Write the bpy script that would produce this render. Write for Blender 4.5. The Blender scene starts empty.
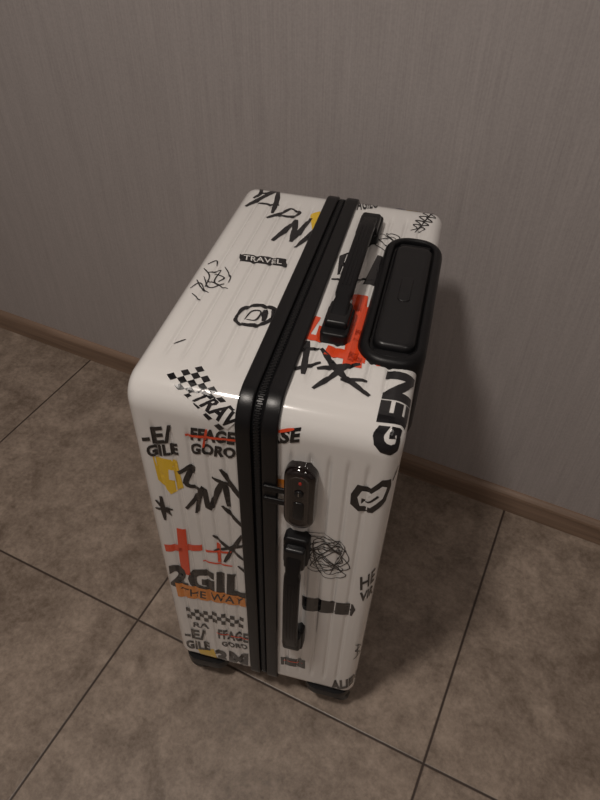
import bpy, bmesh, math, random
import numpy as np
from mathutils import Vector, Matrix
from mathutils.bvhtree import BVHTree
random.seed(7)
# ------------------------------------------------------------ measured layout (metres)
PITCH,YAW,ROLL,FPX=.77386,.44837,-.00681,649.7
CAMZ=1.112; G=CAMZ/1.1
WY,X0,TS,YA=.90735*G,-1.03708*G,.53551*G,.37730*G        # skirting face, tile grid
CX,CY,ROT=-.2260,.3740,.21232                     # suitcase position on the floor
T,L,ZB,ZT=.286,.450,.057,.674                     # shell thickness, width, bottom, top
RC,RE=.032,.018                                   # corner radii
LEAN=.021
col=bpy.context.collection
# ------------------------------------------------------------ materials
def mat(name):
    m=bpy.data.materials.new(name); m.use_nodes=True
    return m,m.node_tree,m.node_tree.nodes['Principled BSDF']
def simple(name,c,rough=.5,coat=0,bump=0,bscale=600,spec=.5,metal=0):
    m,nt,b=mat(name)
    b.inputs['Base Color'].default_value=(*c,1); b.inputs['Roughness'].default_value=rough
    b.inputs['Coat Weight'].default_value=coat; b.inputs['Coat Roughness'].default_value=.05
    b.inputs['Specular IOR Level'].default_value=spec; b.inputs['Metallic'].default_value=metal
    n=nt.nodes.new('ShaderNodeTexNoise'); n.inputs['Scale'].default_value=bscale
    tc=nt.nodes.new('ShaderNodeTexCoord'); nt.links.new(tc.outputs['Object'],n.inputs['Vector'])
    if bump:
        bp=nt.nodes.new('ShaderNodeBump'); bp.inputs['Strength'].default_value=bump; bp.inputs['Distance'].default_value=.0006
        nt.links.new(n.outputs['Fac'],bp.inputs['Height']); nt.links.new(bp.outputs[0],b.inputs['Normal'])
    return m
M_shell=simple('shell_white_gloss',(.81,.795,.775),.12,1.0,.06,35,.6)
M_blk=simple('print_black',(.007,.007,.009),.2,.6)
M_red=simple('print_red',(.80,.075,.02),.2,.6)
M_yel=simple('print_yellow',(.85,.55,.03),.2,.6)
M_org=simple('print_orange',(.76,.26,.04),.2,.6)
M_blu=simple('print_blue',(.03,.06,.35),.2,.6)
M_wht=simple('print_white',(.79,.775,.755),.2,.6)
M_rub=simple('black_rubber',(.006,.006,.007),.32,0,.12,900,.4)
M_tape=simple('zipper_tape',(.003,.003,.004),.85,0,.5,1500,.2)
M_zip=simple('zipper_teeth',(.010,.010,.011),.4,0)
M_pla=simple('black_plastic',(.006,.006,.007),.40,0,.2,1200,.3)
M_plg=simple('black_plastic_satin',(.008,.008,.009),.34,.0,.05,1200,.4)
M_gl=simple('lock_gloss',(.007,.004,.004),.1,.8)
M_met=simple('lock_metal',(.35,.34,.33),.3,0,0,500,.5,1)
M_key=simple('lock_red_mark',(.45,.03,.02),.4)

def mk(name,verts,faces,m,parent=None,smooth=True,recalc=False):
    me=bpy.data.meshes.new(name); me.from_pydata([tuple(v) for v in verts],[],faces)
    if recalc:
        bm=bmesh.new(); bm.from_mesh(me); bmesh.ops.recalc_face_normals(bm,faces=bm.faces); bm.to_mesh(me); bm.free()
    me.materials.append(m); me.update()
    for p in me.polygons: p.use_smooth=smooth
    ob=bpy.data.objects.new(name,me); col.objects.link(ob)
    if parent: ob.parent=parent
    return ob
def autosmooth(ob,ang=35):
    me=ob.data
    bm=bmesh.new(); bm.from_mesh(me)
    for e in bm.edges:
        if len(e.link_faces)==2 and e.calc_face_angle(0)>math.radians(ang): e.smooth=False
    bm.to_mesh(me); bm.free()

suit=bpy.data.objects.new('suitcase',None); col.objects.link(suit)
suit.location=(CX,CY,0); suit.rotation_euler=(0,0,ROT)
body=[]
# ------------------------------------------------------------ clamshell halves
def ring(d,R=RC,ns=(66,92),nc=12,L_=L):
    hx=L_/2-d; hz=(ZT-ZB)/2-d; rr=max(R-d,.006); cx=L/2; cz=(ZT+ZB)/2
    pts=[]; cs=[(hx-rr,hz-rr,0),(-(hx-rr),hz-rr,90),(-(hx-rr),-(hz-rr),180),(hx-rr,-(hz-rr),270)]
    for i,(a,b,an) in enumerate(cs):
        for k in range(nc+1):
            t=math.radians(an+90*k/nc); n=(math.cos(t),math.sin(t))
            pts.append((cx+a+rr*n[0],cz+b+rr*n[1],n[0],n[1],0.0))
        nx=cs[(i+1)%4]; t=math.radians(an+90); n=(math.cos(t),math.sin(t)); m=ns[i%2]
        p0=(a+rr*n[0],b+rr*n[1]); p1=(nx[0]+rr*n[0],nx[1]+rr*n[1]); ln=math.dist(p0,p1)
        for k in range(1,m):
            f=k/m; e=min(f,1-f)*ln; s=min(1,max(0,(e-.012)/.022)); s=s*s*(3-2*s)
            pts.append((cx+p0[0]+(p1[0]-p0[0])*f,cz+p0[1]+(p1[1]-p0[1])*f,n[0],n[1],s))
    return pts
def groove(x,per,w=.0024,dep=.0021):
    y=(x/per)%1.0; y=min(y,1-y)*per
    return dep*math.exp(-(y/w)**2)
def half(sg,name):
    prof=[];r=RE;u=.016
    while u<T/2-r: prof.append((u,0.0));u+=.0011
    for k in range(0,13):
        a=math.pi/2*k/12; prof.append((T/2-r+r*math.sin(a),r*(1-math.cos(a))))
    d=r+.006
    while d<L/2-.012: prof.append((T/2,d)); d+=.006
    verts=[];faces=[]
    for (u,d) in prof:
        for (v,z,nv,nz,m) in ring(d):
            uu=u
            g=groove(u-.036,.0195)*m if .03<u<.13 and d<.004 else 0
            if d>r-1e-6:
                mz=min(1,max(0,((ZT-ZB)/2-.03-abs(z-(ZT+ZB)/2))/.03)); uu=u-groove(v-.02,.034,.004,.003)*mz
            verts.append((sg*uu,v-nv*g,z-nz*g))
    n=len(ring(0))
    for i in range(len(prof)-1):
        for j in range(n):
            a=i*n+j;b=i*n+(j+1)%n;c=b+n;e=a+n
            faces.append((a,b,c,e) if sg>0 else (a,e,c,b))
    faces.append(tuple((len(prof)-1)*n+j for j in (range(n) if sg>0 else reversed(range(n)))))
    ob=mk(name,verts,faces,M_shell,suit); body.append(ob); return ob
hr=half(1,'shell_right'); hl=half(-1,'shell_left')
# BVH for print mapping
allv=[];allf=[]
for o in (hr,hl):
    b0=len(allv); allv+=[v.co.copy() for v in o.data.vertices]; allf+=[tuple(b0+i for i in p.vertices) for p in o.data.polygons]
bvh=BVHTree.FromPolygons(allv,allf)
# ------------------------------------------------------------ band sweeps
def sweep(prof,name,m,closed=True):
    base=ring(0); n=len(base); verts=[];faces=[]
    for (u,o) in prof:
        for (v,z,nv,nz,_) in base: verts.append((u,v+nv*o,z+nz*o))
    k=len(prof)
    for i in range(k if closed else k-1):
        for j in range(n):
            a=i*n+j;b=i*n+(j+1)%n;i2=(i+1)%k
            faces.append((a,b,i2*n+(j+1)%n,i2*n+j))
    ob=mk(name,verts,faces,m,suit,True,True); autosmooth(ob,40); body.append(ob); return ob
def strip(u0,u1,h,bev=.0022):
    s=[(u0,-.004)]
    for k in range(5):
        a=math.pi*(1-k/8); s.append((u0+bev+bev*math.cos(a),h-bev+bev*math.sin(a)))
    for k in range(5):
        a=math.pi/2*(1-k/4); s.append((u1-bev+bev*math.cos(a),h-bev+bev*math.sin(a)))
    s.append((u1,-.004)); return s
sweep(strip(-.0220,-.0058,.0050),'trim_band_left',M_rub)
sweep(strip(.0050,.0220,.0055),'trim_band_right',M_rub)
sweep([(-.0075,-.003),(-.0075,.0008),(.0075,.0008),(.0075,-.003)],'zipper_tape',M_tape)
def pathpts(step,out):
    b=ring(0); P=[(v+nv*out,z+nz*out,nv,nz) for v,z,nv,nz,_ in b]; P.append(P[0]); res=[];acc=0
    for a,c in zip(P[:-1],P[1:]):
        ln=math.dist(a[:2],c[:2])
        while acc<ln:
            f=acc/ln if ln else 0; res.append(tuple(a[i]+(c[i]-a[i])*f for i in range(4))); acc+=step
        acc-=ln
    return res
tv=[];tf=[]
for i,(v,z,nv,nz) in enumerate(pathpts(.0023,.0008)):
    tx,tz=-nz,nv; s=1 if i%2 else -1
    b=len(tv)
    for du in (-.0030+.0006*s,.0022+.0006*s):
        for dt in (-.0007,.0007):
            for o in (0,.0016): tv.append((du,v+tx*dt+nv*o,z+tz*dt+nz*o))
    for f in [(0,1,3,2),(4,6,7,5),(0,4,5,1),(2,3,7,6),(1,5,7,3),(0,2,6,4)]: tf.append(tuple(b+k for k in f))
body.append(mk('zipper_teeth',tv,tf,M_zip,suit,False,True))
# ------------------------------------------------------------ rounded-rect stacks
def rr(hx,hy,r,nc=8):
    r=max(min(r,hx,hy),1e-4); p=[]
    for a,b,an in [(hx-r,hy-r,0),(-(hx-r),hy-r,90),(-(hx-r),-(hy-r),180),(hx-r,-(hy-r),270)]:
        for k in range(nc+1):
            t=math.radians(an+90*k/nc); p.append((a+r*math.cos(t),b+r*math.sin(t)))
    return p
def stack(name,O,X,Y,Z,hx,hy,r,prof,m,capbot=False):
    O,X,Y,Z=map(Vector,(O,X,Y,Z)); verts=[];faces=[]
    for d,h in prof:
        for x,y in rr(hx-d,hy-d,r-d): verts.append(O+X*x+Y*y+Z*h)
    n=36
    for i in range(len(prof)-1):
        for j in range(n): faces.append((i*n+j,i*n+(j+1)%n,(i+1)*n+(j+1)%n,(i+1)*n+j))
    faces.append(tuple((len(prof)-1)*n+j for j in range(n)))
    if capbot: faces.append(tuple(reversed(range(n))))
    ob=mk(name,verts,faces,m,suit,True,True); autosmooth(ob,32); body.append(ob); return ob
def dome(h0,h1,bev,k=5):
    p=[(0,h0)]
    for i in range(k+1):
        a=math.pi/2*i/k; p.append((bev*(1-math.cos(a)),h1-bev+bev*math.sin(a)))
    return p
# ------------------------------------------------------------ carry handles
def handle(prefix,O,X,Y,Z,ln):
    O,X,Y,Z=map(Vector,(O,X,Y,Z)); h=ln/2
    for s in (-1,1):
        stack(f'{prefix}_mount_{"a" if s<0 else "b"}',O+Y*(s*(h-.026)),X,Y,Z,.0150,.027,.006,dome(-.002,.013,.003),M_pla)
        stack(f'{prefix}_mount_cap_{"a" if s<0 else "b"}',O+Y*(s*(h-.030)),X,Y,Z,.0125,.020,.004,dome(.010,.0215,.004),M_plg)
    secs=[]
    N=40
    for i in range(N+1):
        t=-1+2*i/N; a=abs(t)
        y=t*(h-.022)
        z=.016+.013*(1-a**3.2)
        w=.0098-.0022*(1-a**2)*1 if a>.72 else .0098
        if .70<a<.78: w=.0080
        th=.0052
        secs.append((y,z,w,th))
    verts=[];faces=[];n=36
    for y,z,w,th in secs:
        for x,q in rr(w,th,.0035): verts.append(O+X*x+Y*y+Z*(z+q))
    for i in range(N):
        for j in range(n): faces.append((i*n+j,i*n+(j+1)%n,(i+1)*n+(j+1)%n,(i+1)*n+j))
    faces.append(tuple(range(n))); faces.append(tuple(N*n+j for j in range(n)))
    ob=mk(f'{prefix}_grip',verts,faces,M_pla,suit,True,True); autosmooth(ob,40); body.append(ob)
    for k,x in enumerate((-.004,0,.004)):
        verts=[];faces=[]
        M=24
        for i in range(M+1):
            t=(-.6+1.2*i/M); y=t*(h-.022); z=.016+.013*(1-abs(t)**3.2)+.0052
            for dx,dz in ((-.001,-.0005),(-.0005,.0006),(.0005,.0006),(.001,-.0005)): verts.append(O+X*(x+dx)+Y*y+Z*(z+dz))
        for i in range(M):
            for j in range(3): faces.append((i*4+j,i*4+j+1,(i+1)*4+j+1,(i+1)*4+j))
        body.append(mk(f'{prefix}_grip_rib_{k}',verts,faces,M_pla,suit,True,True))
handle('top_handle',(.050,.246,ZT),(1,0,0),(0,1,0),(0,0,1),.262)
handle('side_handle',(.046,0,ZT-.322),(1,0,0),(0,0,1),(0,-1,0),.272)
# ------------------------------------------------------------ telescopic handle housing
u0,u1=.076,T/2+.006; v0,v1=.092,.346
uc,vc=(u0+u1)/2,(v0+v1)/2; hx,hy=(u1-u0)/2,(v1-v0)/2
prof=[(0,-.105),(0,-.001),(.0010,.0030),(.003,.0060),(.006,.0076),(.0095,.0078),(.0110,.0068),(.0118,.0050),(.0120,.0016)]
stack('trolley_housing',(uc,vc,ZT),(1,0,0),(0,1,0),(0,0,1),hx,hy,.032,prof,M_pla)
stack('trolley_grip',(uc+.001,vc-.002,ZT),(1,0,0),(0,1,0),(0,0,1),hx-.0138,hy-.026,.013,
      [(0,.001),(0,.0060),(.001,.0085),(.003,.0102),(.006,.0110),(.010,.0113),(.016,.0114)],M_plg)
stack('trolley_button',(uc+.001,vc,ZT),(1,0,0),(0,1,0),(0,0,1),.007,.024,.005,dome(.008,.0126,.0012),M_plg)
for s in (-1,1):
    stack(f'trolley_block_{s+2}',(uc+.001,vc-.002+s*(hy-.020),ZT),(1,0,0),(0,1,0),(0,0,1),hx-.017,.005,.004,dome(.0,.0048,.0015),M_pla)
# ------------------------------------------------------------ lock
LO=(.0475,0,ZT-.112)
stack('lock_body',LO,(1,0,0),(0,0,1),(0,-1,0),.0175,.0500,.0165,[(0,-.002),(0,.007),(.0008,.0105),(.0025,.0130),(.005,.0143),(.0075,.0147),(.0085,.0140),(.011,.0138)],M_gl)
stack('lock_window',(LO[0],0,LO[2]-.016),(1,0,0),(0,0,1),(0,-1,0),.0058,.0150,.004,dome(.0125,.0150,.0008),M_plg)
stack('lock_keyhole',(LO[0],0,LO[2]+.014),(1,0,0),(0,0,1),(0,-1,0),.0050,.0050,.0050,dome(.0125,.0156,.0008),M_plg)
stack('lock_key_slot',(LO[0],0,LO[2]+.014),(1,0,0),(0,0,1),(0,-1,0),.0006,.0028,.0005,dome(.0150,.0159,.0001),M_met)
stack('lock_mark',(LO[0]+.001,0,LO[2]+.031),(1,0,0),(0,0,1),(0,-1,0),.0016,.0022,.0015,dome(.0125,.0145,.0004),M_key)
for k,dz in enumerate((.004,-.016)):
    stack(f'zipper_puller_{k}',(.020,0,LO[2]+dz),(1,0,0),(0,0,1),(0,-1,0),.014,.0042,.003,dome(.006,.0085,.0012),M_pla,True)
# ------------------------------------------------------------ printed graphics
layers={}
def uc_of(w):
    return (-8+7*w/450) if w>=0 else (-7 if w>-45 else -6+(w+45)*.030)
def cor(p): return (p[0]-uc_of(p[1]),p[1])
def add2d(tris_bm,m,layer):
    us=[v.co.x for v in tris_bm.verts]; ws=[v.co.y for v in tris_bm.verts]
    if not us: return
    for ax,arr in ((0,us),(1,ws)):
        a=math.floor(min(arr)/5)*5+5
        while a<max(arr):
            co=(a,0,0) if ax==0 else (0,a,0); no=(1,0,0) if ax==0 else (0,1,0)
            bmesh.ops.bisect_plane(tris_bm,geom=tris_bm.verts[:]+tris_bm.edges[:]+tris_bm.faces[:],plane_co=co,plane_no=no,dist=1e-5)
            a+=5
    off=.00040+.00025*layer
    V,Fc=layers.setdefault(m.name,([],[]))
    b0=len(V); tris_bm.verts.index_update()
    for v in tris_bm.verts:
        u,w=v.co.x/1000,v.co.y/1000
        q=Vector((u,w,ZT)) if w>=0 else Vector((u,0,ZT+w))
        e=abs(u)-T/2
        if e>0:
            q.x=math.copysign(T/2,u)
            if w>=0: q.z-=e
            else: q.y+=e
        loc,no,idx,dist=bvh.find_nearest(q)
        V.append(loc+no*off)
    for f in tris_bm.faces: Fc.append(tuple(b0+v.index for v in f.verts))
def poly(pts,m,layer=0,c=True):
    pts=[cor(p) for p in pts] if c else pts
    bm=bmesh.new(); vs=[bm.verts.new((x,y,0)) for x,y in pts]; f=bm.faces.new(vs)
    bmesh.ops.triangulate(bm,faces=[f],ngon_method='EAR_CLIP'); add2d(bm,m,layer); bm.free()
def smooth(pts,n=6):
    if len(pts)<3: return [tuple(np.array(pts[0])+(np.array(pts[1])-np.array(pts[0]))*i/6) for i in range(7)]
    P=[np.array(p,float) for p in pts]; P=[2*P[0]-P[1]]+P+[2*P[-1]-P[-2]]; out=[]
    for i in range(1,len(P)-2):
        for k in range(n):
            t=k/n; a,b,c,d=P[i-1],P[i],P[i+1],P[i+2]
            out.append(tuple(.5*((2*b)+(-a+c)*t+(2*a-5*b+4*c-d)*t*t+(-a+3*b-3*c+d)*t**3)))
    out.append(tuple(P[-2])); return out
def stroke(pts,wd,m=M_blk,layer=1,sm=True,taper=.45,rough=.12,c=True):
    if wd>3.4 and m is M_blk: wd*=1.18
    pts=[cor(p) for p in pts] if c else pts
    S=smooth(pts) if sm else list(pts)
    n=len(S); L_=[];R_=[]
    for i,p in enumerate(S):
        a=np.array(S[max(0,i-1)]);b=np.array(S[min(n-1,i+1)]); d=b-a; d=d/(np.linalg.norm(d)+1e-9); nn=np.array((-d[1],d[0]))
        t=i/(n-1); ww=wd/2*(1-taper*abs(2*t-1)**3)*(1+rough*random.uniform(-1,1))
        L_.append(np.array(p)+nn*ww); R_.append(np.array(p)-nn*ww)
    bm=bmesh.new()
    lv=[bm.verts.new((*x,0)) for x in L_]; rv=[bm.verts.new((*x,0)) for x in R_]
    for i in range(n-1):
        try: bm.faces.new((lv[i],rv[i],rv[i+1],lv[i+1]))
        except: pass
    bmesh.ops.triangulate(bm,faces=bm.faces[:]); add2d(bm,m,layer); bm.free()
def text(s,BL,BR,TL,m=M_blk,layer=1,bold=.02,c=True):
    cu=bpy.data.curves.new('t','FONT'); cu.body=s; cu.size=1; cu.offset=bold; cu.resolution_u=3; cu.space_character=1.02+bold
    ob=bpy.data.objects.new('t',cu); col.objects.link(ob)
    bpy.context.view_layer.update()
    me=bpy.data.meshes.new_from_object(ob.evaluated_get(bpy.context.evaluated_depsgraph_get()))
    bpy.data.objects.remove(ob)
    bm=bmesh.new(); bm.from_mesh(me)
    xs=[v.co.x for v in bm.verts]; ys=[v.co.y for v in bm.verts]; x0,x1,y0,y1=min(xs),max(xs),min(ys),max(ys)
    if c: BL,BR,TL=cor(BL),cor(BR),cor(TL)
    BL,BR,TL=map(lambda p:Vector((p[0],p[1],0)),(BL,BR,TL))
    for v in bm.verts: v.co=BL+(BR-BL)*((v.co.x-x0)/(x1-x0))+(TL-BL)*((v.co.y-y0)/(y1-y0))
    bmesh.ops.triangulate(bm,faces=bm.faces[:]); add2d(bm,m,layer); bm.free()
def checks(A,B,C,D,nx,ny,layer=1):
    A,B,C,D=[np.array(cor(p),float) for p in (A,B,C,D)]
    P=lambda s,t:(A*(1-s)+B*s)*(1-t)+(D*(1-s)+C*s)*t
    for i in range(nx):
        for j in range(ny):
            if (i+j)%2==0: poly([tuple(P(i/nx,j/ny)),tuple(P((i+1)/nx,j/ny)),tuple(P((i+1)/nx,(j+1)/ny)),tuple(P(i/nx,(j+1)/ny))],M_blk,layer,False)
# --- top, left half
# brush-written "AP" at the far corner
stroke([(-128,372),(-112,404),(-96,432)],6); stroke([(-96,432),(-90,396),(-88,364)],6); stroke([(-114,386),(-84,388)],4)
stroke([(-124,440),(-118,414),(-124,398)],4.5); stroke([(-122,436),(-104,434),(-108,418),(-120,414)],4)
stroke([(-92,350),(-78,366),(-66,384)],5); stroke([(-66,384),(-52,376),(-62,362),(-78,362)],4.5)
poly([(-38,377),(-26,388),(-12,335),(-22,322)],M_yel,0)
stroke([(-70,296),(-60,328),(-52,356)],6.5); stroke([(-52,356),(-48,326),(-46,300)],6.5); stroke([(-47,300),(-40,334),(-34,366)],6.5)
stroke([(-38,290),(-26,322),(-18,356)],6.5); stroke([(-18,354),(-14,320),(-12,290)],6.5); stroke([(-32,316),(-12,320)],4.5)
poly([(-101,256),(-42,260),(-38,243),(-97,240)],M_blk,0); text('TRAVEL',(-93,243),(-45,246),(-95,253),M_wht,2,.01)
for st in ([(-134,213),(-122,199),(-120,178)],[(-126,205),(-112,214)],[(-112,214),(-112,188),(-93,180)],[(-136,170),(-128,182),(-118,170)],[(-122,190),(-104,184)],[(-118,205),(-104,200),(-108,190)],[(-130,160),(-116,150)],[(-132,222),(-124,232),(-120,222)],[(-128,196),(-114,176),(-100,190)],[(-110,222),(-98,205),(-96,192)],[(-134,188),(-124,174),(-112,166)]): stroke(st,1.8)
stroke([(-68,133),(-64,150),(-48,159),(-30,156),(-27,143),(-36,128),(-52,121),(-66,124),(-68,134)],5); stroke([(-58,130),(-54,146),(-44,148),(-46,132),(-56,130)],2.2); stroke([(-40,154),(-37,132)],6); stroke([(-32,156),(-24,128)],5)
stroke([(-118,70),(-108,80)],1.6)
checks((-108,24),(-78,44),(-20,-20),(-46,-40),5,11)
poly([(-80,-4),(-66,13),(-24,-18),(-38,-36)],M_wht,2)
text('TRAV',(-79,-4),(-36,-35),(-65,13),M_blk,3,.04)
# --- top, right half
text('AGILO',(22,404),(50,420),(18,438)); 
poly([(85,449),(108,447),(111,432),(89,429)],M_yel,0); poly([(72,444),(86,446),(88,431),(76,429)],M_blu,0); text('A',(76,431),(86,433),(74,443),M_blk,2)
for dx in (0,10):
    stroke([(100+dx,372),(108+dx,380),(102+dx,388),(112+dx,392),(104+dx,400),(116+dx,402),(108+dx,412),(120+dx,416),(112+dx,424),(124+dx,432)],2.2)
stroke([(106,368),(128,440)],2)
stroke([(52,318),(64,352),(82,338),(70,356),(88,350),(82,322),(62,338),(86,312),(58,326),(78,348),(92,330)],1.5)
poly([(20,285),(31,298),(36,252),(25,243)],M_blk,0); poly([(66,300),(76,302),(76,236),(58,232)],M_blk,0); stroke([(20,232),(70,246)],4)
stroke([(20,156),(14,122),(40,120)],10,M_red,1); poly([(24,120),(96,131),(94,149),(24,141)],M_red,1); poly([(50,210),(68,210),(80,84),(60,84)],M_red,1); poly([(38,186),(78,192),(78,180),(40,175)],M_red,1); poly([(38,95),(82,92),(82,105),(40,111)],M_red,1)
stroke([(84,104),(108,108)],4.5,M_red,1,taper=0); stroke([(95,122),(96,92)],4.5,M_red,1,taper=0)
stroke([(34,104),(60,72),(94,46)],6.5); stroke([(68,88),(38,42)],5.5); stroke([(36,72),(78,90)],6); stroke([(62,62),(88,68)],4.5)
stroke([(2,90),(32,104)],5); stroke([(18,112),(24,60)],6); stroke([(10,62),(38,82)],4.5)
text('GEN',(152,-26),(153,92),(112,-30),M_blk,1,.06,False)
stroke([(138,-70),(146,-50)],2)
# --- front, left half
text('-E/',(-136,-89),(-99,-74),(-135,-62),M_blk,1,.035); text('GILE',(-134,-107),(-96,-93),(-133,-88),M_blk,1,.05)
text('GORO',(-82,-86),(-32,-80),(-79,-68),M_blk,1,.05); text('FFAGE',(-79,-64),(-31,-58),(-77,-44),M_blk,1,.05); stroke([(-84,-58),(-28,-50)],3.6,M_red,2,taper=0); stroke([(-66,-72),(-60,-42)],3,M_red,2)
text('RSE',(6,-46),(36,-34),(6,-26),M_blk,1,.05); stroke([(8,-28),(30,-18)],4,M_red,2)
poly([(-128,-105),(-100,-104),(-98,-150),(-116,-168),(-128,-145)],M_yel,0); poly([(-112,-122),(-106,-122),(-106,-140),(-114,-140)],M_wht,1)
stroke([(-102,-126),(-82,-108),(-94,-140),(-78,-150),(-100,-190)],6); stroke([(-88,-195),(-74,-142),(-70,-180),(-50,-126),(-46,-168)],6); stroke([(-50,-102),(-28,-152)],5.5); stroke([(-54,-168),(-30,-204)],5.5); stroke([(-62,-120),(-36,-130)],5)
stroke([(-138,-186),(-122,-212)],5); stroke([(-130,-176),(-132,-224)],5); stroke([(-142,-204),(-118,-198)],4)
poly([(-119,-236),(-107,-236),(-115,-345),(-129,-345)],M_red,1); poly([(-143,-282),(-89,-262),(-90,-275),(-143,-298)],M_red,1)
stroke([(-86,-274),(-50,-264)],4.5,M_red,1,taper=0); stroke([(-66,-250),(-69,-294)],4.5,M_red,1,taper=0); stroke([(-92,-300),(-52,-296)],3.5,M_red,1)
stroke([(-72,-234),(-34,-276)],5); stroke([(-34,-220),(-62,-290)],5); stroke([(-74,-268),(-30,-240)],4.5); stroke([(-44,-292),(-28,-310)],5)
text('2GIL',(-151,-388),(-40,-373),(-145,-328),M_blk,1,.06)
poly([(-141,-374),(-40,-371),(-40,-395),(-142,-412)],M_org,2); text('THE WAY',(-136,-404),(-44,-392),(-134,-384),M_blk,3,.01)
checks((-135,-442),(-46,-430),(-49,-463),(-136,-474),13,3)
text('-E/',(-149,-545),(-113,-535),(-147,-512),M_blk,1,.04); text('GILE',(-151,-581),(-110,-568),(-150,-552),M_blk,1,.05)
text('FFAGE',(-92,-517),(-44,-507),(-90,-486),M_blk,1,.04); stroke([(-94,-500),(-40,-494)],3,M_red,2); text('GORO',(-88,-540),(-46,-530),(-88,-524),M_blk,1,.04)
poly([(-132,-574),(-104,-560),(-100,-605),(-126,-612)],M_yel,0); text('3M',(-106,-612),(-50,-596),(-102,-560),M_blk,1,.05)
text('RA',(-130,-498),(-104,-492),(-128,-482),M_blk,1,.02)
# --- front, right half
tp=[(38,-185),(70,-182),(96,-222),(58,-262),(40,-240),(66,-200),(92,-205),(52,-218),(88,-248),(44,-205),(60,-190),(98,-238),(50,-252),(84,-188),(46,-228),(94,-254),(64,-268),(54,-196),(90,-196),(74,-262)]
stroke(tp,1.4); stroke([(p[0]*.8+14+4*math.sin(i*2.1),p[1]*.8-44+5*math.cos(i*1.7)) for i,p in enumerate(tp)],1.2)
oo=[(92,-97),(98,-80),(112,-82),(122,-66),(134,-66),(136,-78),(130,-102),(116,-122),(101,-124),(92,-114)]
poly(oo,M_blk,0); poly([(99,-100),(103,-89),(113,-90),(123,-76),(129,-78),(125,-96),(113,-114),(102,-114)],M_wht,1); stroke([(104,-106),(112,-104),(120,-92),(116,-100)],2.6,M_blk,2)
text('HE',(113,-282),(136,-264),(111,-252)); text('VIR',(113,-312),(138,-296),(113,-288),M_blk,1,.04)
stroke([(116,-432),(130,-440),(118,-452),(132,-462),(116,-478)],2.5); stroke([(122,-430),(124,-480)],2)
poly([(6,-526),(44,-518),(44,-546),(6,-552)],M_blk,0); stroke([(10,-536),(40,-530)],2.5,M_red,1)
text('ALIEN',(86,-598),(136,-560),(84,-566),M_blk,1,.06)
poly([(40,-330),(80,-326),(106,-320),(110,-332),(106,-350),(60,-362),(40,-366)],M_blk,0)
poly([(12,-98),(28,-96),(28,-116),(12,-118)],M_org,0)
for nm,(V,Fc) in layers.items():
    me=bpy.data.meshes.new('graphics_'+nm); me.from_pydata([tuple(v) for v in V],[],Fc); me.materials.append(bpy.data.materials[nm]); me.update()
    ob=bpy.data.objects.new('graphics_'+nm,me); col.objects.link(ob); ob.parent=suit; body.append(ob)
# ------------------------------------------------------------ body settles with a tiny lean on its castors
cl,sl=math.cos(LEAN),math.sin(LEAN)
for o in body:
    for v in o.data.vertices:
        x,z=v.co.x,v.co.z-ZT
        v.co.x=x*cl+z*sl; v.co.z=ZT+z*cl-x*sl
    o.data.update()
# ------------------------------------------------------------ spinner castors
def cyl(name,c,axis,r,h,m,seg=32,bev=.003):
    c=Vector(c);a=Vector(axis).normalized(); p=a.orthogonal().normalized(); q=a.cross(p); verts=[];faces=[]
    prof=[(r-bev,-h/2),(r,-h/2+bev),(r,h/2-bev),(r-bev,h/2)]
    for rad,d in prof:
        for k in range(seg):
            t=2*math.pi*k/seg; verts.append(c+a*d+(p*math.cos(t)+q*math.sin(t))*rad)
    for i in range(3):
        for k in range(seg): faces.append((i*seg+k,i*seg+(k+1)%seg,(i+1)*seg+(k+1)%seg,(i+1)*seg+k))
    faces.append(tuple(range(seg))); faces.append(tuple(3*seg+k for k in range(seg)))
    ob=mk(name,verts,faces,m,suit,True,True); autosmooth(ob,40); return ob
i=0
for su in (-1,1):
    for v in (.036,L-.036):
        i+=1; u=su*.100-.0125
        stack(f'castor_housing_{i}',(u,v,ZB),(1,0,0),(0,1,0),(0,0,1),.037,.039,.022,[(.008,-.014),(.002,-.010),(0,-.004),(0,.012)],M_pla,True)
        cyl(f'castor_swivel_{i}',(u,v,ZB-.015),(0,0,1),.022,.012,M_plg)
        ang=(1.9,.5,1.35,2.4)[i-1]; ax=Vector((math.cos(ang),math.sin(ang),0)); fw=Vector((-ax.y,ax.x,0))
        if fw.y>0: fw=-fw
        cc=Vector((u,v,.026))+fw*.014
        for s in (-1,1):
            cyl(f'castor_wheel_{i}_{s+2}',cc+ax*(s*.0105),ax,.026,.013,M_rub)
            cyl(f'castor_hub_{i}_{s+2}',cc+ax*(s*.0174),ax,.014,.002,M_plg,24,.0005)
        cyl(f'castor_fork_{i}',cc+Vector((0,0,.004)),ax,.022,.008,M_pla)
# ------------------------------------------------------------ room
def box(name,a,b,m,bev=0):
    x0,y0,z0=a;x1,y1,z1=b
    v=[(x,y,z) for x in (x0,x1) for y in (y0,y1) for z in (z0,z1)]
    return mk(name,v,[(0,1,3,2),(4,6,7,5),(0,4,5,1),(2,3,7,6),(1,5,7,3),(0,2,6,4)],m,None,False,True)
m_fl,nt,b=mat('floor_tiles'); N=nt.nodes.new; Lk=nt.links.new
def math_(op,a=None,bb=None,clamp=False):
    n=N('ShaderNodeMath'); n.operation=op; n.use_clamp=clamp
    for i,x in enumerate((a,bb)):
        if x is None: continue
        if isinstance(x,(int,float)): n.inputs[i].default_value=x
        else: Lk(x,n.inputs[i])
    return n.outputs[0]
geo=N('ShaderNodeNewGeometry'); sp=N('ShaderNodeSeparateXYZ'); Lk(geo.outputs['Position'],sp.inputs[0])
gx=math_('DIVIDE',math_('SUBTRACT',sp.outputs[0],X0-20*TS),TS); gy=math_('DIVIDE',math_('SUBTRACT',sp.outputs[1],YA-20*TS),TS)
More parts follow.
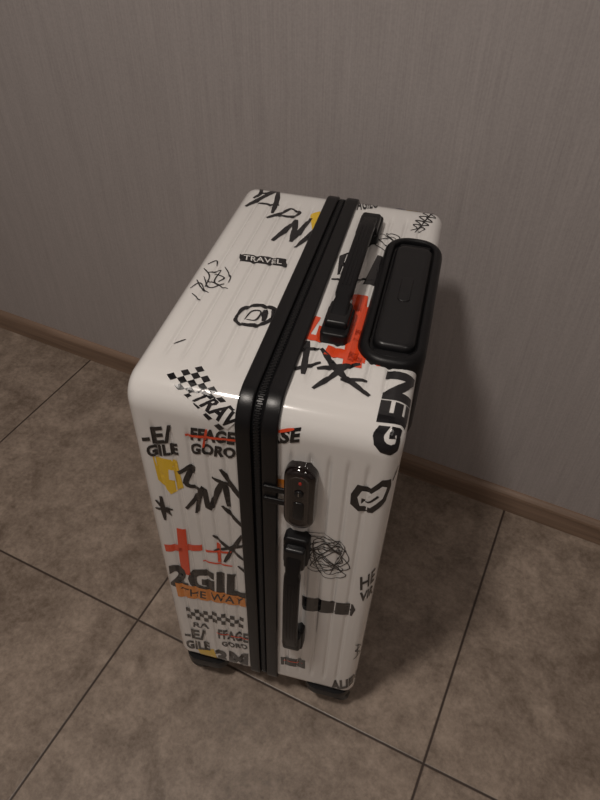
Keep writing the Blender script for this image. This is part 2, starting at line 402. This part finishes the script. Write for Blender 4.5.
def edge(g):
    f=math_('FRACT',g); return math_('MINIMUM',f,math_('SUBTRACT',1.0,f))
dist=math_('MULTIPLY',math_('MINIMUM',edge(gx),edge(gy)),TS)
mr=N('ShaderNodeMapRange'); mr.inputs[1].default_value=.0011; mr.inputs[2].default_value=.0028; Lk(dist,mr.inputs[0])
cmb=N('ShaderNodeCombineXYZ'); Lk(math_('FLOOR',gx),cmb.inputs[0]); Lk(math_('FLOOR',gy),cmb.inputs[1])
wn=N('ShaderNodeTexWhiteNoise'); wn.noise_dimensions='3D'; Lk(cmb.outputs[0],wn.inputs['Vector'])
sc=N('ShaderNodeVectorMath'); sc.operation='SCALE'; sc.inputs['Scale'].default_value=9; Lk(wn.outputs['Color'],sc.inputs[0])
ad=N('ShaderNodeVectorMath'); ad.operation='ADD'; Lk(geo.outputs['Position'],ad.inputs[0]); Lk(sc.outputs[0],ad.inputs[1])
def noise(s,det,ro=.6,dis=0):
    n=N('ShaderNodeTexNoise'); n.inputs['Scale'].default_value=s; n.inputs['Detail'].default_value=det; n.inputs['Roughness'].default_value=ro; n.inputs['Distortion'].default_value=dis; Lk(ad.outputs[0],n.inputs['Vector']); return n.outputs['Fac']
n1=noise(7,9,.7,.5); n2=noise(28,8,.75,.3); n3=noise(120,4,.7)
mixf=math_('ADD',math_('MULTIPLY',n1,.40),math_('ADD',math_('MULTIPLY',n2,.37),math_('MULTIPLY',n3,.23)))
cr=N('ShaderNodeValToRGB'); e=cr.color_ramp.elements; e[0].position=.40; e[0].color=(.150,.112,.085,1); e[1].position=.61; e[1].color=(.39,.313,.253,1)
x=e.new(.5); x.color=(.258,.204,.163,1); Lk(mixf,cr.inputs[0])
mx=N('ShaderNodeMix'); mx.data_type='RGBA'; mx.inputs[6].default_value=(.045,.030,.023,1); Lk(mr.outputs[0],mx.inputs[0]); Lk(cr.outputs[0],mx.inputs[7]); Lk(mx.outputs[2],b.inputs['Base Color'])
rg=math_('ADD',math_('MULTIPLY',n2,.25),.28); Lk(rg,b.inputs['Roughness'])
hgt=math_('ADD',math_('MULTIPLY',mr.outputs[0],1.0),math_('MULTIPLY',n2,.15)); bp=N('ShaderNodeBump'); bp.inputs['Strength'].default_value=.4; bp.inputs['Distance'].default_value=.0012; Lk(hgt,bp.inputs['Height']); Lk(bp.outputs[0],b.inputs['Normal'])
# wallpaper
m_wl,nt,b=mat('wallpaper'); N=nt.nodes.new; Lk=nt.links.new
tc=N('ShaderNodeTexCoord')
def wn_(sx,sz,det):
    mp=N('ShaderNodeMapping'); mp.inputs['Scale'].default_value=(sx,sx,sz); Lk(tc.outputs['Object'],mp.inputs[0])
    n=N('ShaderNodeTexNoise'); n.inputs['Scale'].default_value=1; n.inputs['Detail'].default_value=det; Lk(mp.outputs[0],n.inputs['Vector']); return n.outputs['Fac']
a=wn_(420,9,4); c=wn_(60,2.5,3); d=wn_(300,300,2)
s=math_('ADD',math_('MULTIPLY',a,.42),math_('ADD',math_('MULTIPLY',c,.26),math_('MULTIPLY',d,.32)))
cr=N('ShaderNodeValToRGB'); e=cr.color_ramp.elements; e[0].position=.32; e[0].color=(.335,.307,.302,1); e[1].position=.68; e[1].color=(.455,.42,.412,1); Lk(s,cr.inputs[0]); Lk(cr.outputs[0],b.inputs['Base Color'])
b.inputs['Roughness'].default_value=.5; bp=N('ShaderNodeBump'); bp.inputs['Strength'].default_value=.22; bp.inputs['Distance'].default_value=.001; Lk(s,bp.inputs['Height']); Lk(bp.outputs[0],b.inputs['Normal'])
# baseboard wood
m_bb,nt,b=mat('baseboard_wood'); N=nt.nodes.new; Lk=nt.links.new
tc=N('ShaderNodeTexCoord'); mp=N('ShaderNodeMapping'); mp.inputs['Scale'].default_value=(3,60,90); Lk(tc.outputs['Object'],mp.inputs[0]); n=N('ShaderNodeTexNoise'); n.inputs['Scale'].default_value=1; n.inputs['Detail'].default_value=6; Lk(mp.outputs[0],n.inputs['Vector'])
cr=N('ShaderNodeValToRGB'); e=cr.color_ramp.elements; e[0].position=.3; e[0].color=(.17,.112,.077,1); e[1].position=.7; e[1].color=(.29,.20,.145,1); Lk(n.outputs['Fac'],cr.inputs[0]); Lk(cr.outputs[0],b.inputs['Base Color']); b.inputs['Roughness'].default_value=.4
m_ce=simple('ceiling_paint',(.6,.58,.56),.9)
WB=WY+.014
box('floor',(-2.2,-1.6,-.1),(2.0,WB,0),m_fl)
box('wall_back',(-2.2,WB,0),(2.0,WB+.1,2.6),m_wl)
box('wall_left',(-2.3,-1.6,0),(-2.2,WB,2.6),m_wl); box('wall_right',(2.0,-1.6,0),(2.1,WB,2.6),m_wl); box('wall_front',(-2.2,-1.7,0),(2.0,-1.6,2.6),m_wl)
box('ceiling',(-2.2,-1.6,2.6),(2.0,WB,2.7),m_ce)
pf=[(0,0),(0,.040),(-.0 ,.043),(.002,.048),(.006,.052),(.010,.054),(.014,.0545),(.014,0)]
verts=[];faces=[]
for xx in (-2.2,2.0):
    for dy,z in pf: verts.append((xx,WY+dy,z))
k=len(pf)
for j in range(k): faces.append((j,(j+1)%k,k+(j+1)%k,k+j))
faces.append(tuple(range(k))); faces.append(tuple(k+j for j in range(k)))
ob=mk('baseboard_back',verts,faces,m_bb,None,False,True)
# ceiling lamp, and a second, unseen one added as fill to soften shadows
m_lp,nt,b=mat('lamp_diffuser'); b.inputs['Base Color'].default_value=(.9,.88,.85,1); b.inputs['Emission Color'].default_value=(1,.90,.80,1); b.inputs['Emission Strength'].default_value=3
for nm,LX,LY,en in (('ceiling_lamp',-.54,-.30,22),('added_fill_lamp',1.0,-.55,6)):
    lp=cyl(nm,(LX,LY,2.575),(0,0,1),.14,.05,m_lp,40,.012); lp.parent=None
    ld=bpy.data.lights.new('lamp_light','AREA'); ld.shape='DISK'; ld.size=.26; ld.energy=en; ld.color=(1,.915,.835)
    lo=bpy.data.objects.new('lamp_light',ld); col.objects.link(lo)
    lo.parent=lp; lo.location=(LX,LY,2.54)
w=bpy.data.worlds.new('w'); bpy.context.scene.world=w; w.use_nodes=True; w.node_tree.nodes['Background'].inputs[0].default_value=(.5,.47,.45,1); w.node_tree.nodes['Background'].inputs[1].default_value=.05
# ------------------------------------------------------------ camera
cp,sp_=math.cos(PITCH),math.sin(PITCH); cy,sy=math.cos(YAW),math.sin(YAW)
F=np.array([-sy*cp,cy*cp,-sp_]); Rt=np.array([cy,sy,0]); D=np.cross(F,Rt); r_,q_=math.cos(ROLL),math.sin(ROLL)
Rt,D=r_*Rt+q_*D,-q_*Rt+r_*D
cam=bpy.data.cameras.new('camera'); co=bpy.data.objects.new('camera',cam); col.objects.link(co)
co.matrix_world=Matrix([[Rt[0],-D[0],-F[0],0],[Rt[1],-D[1],-F[1],0],[Rt[2],-D[2],-F[2],CAMZ],[0,0,0,1]])
cam.sensor_fit='VERTICAL'; cam.sensor_height=24; cam.lens=FPX/800*24; cam.clip_start=.02
bpy.context.scene.camera=co
bpy.context.scene.view_settings.view_transform='Standard'
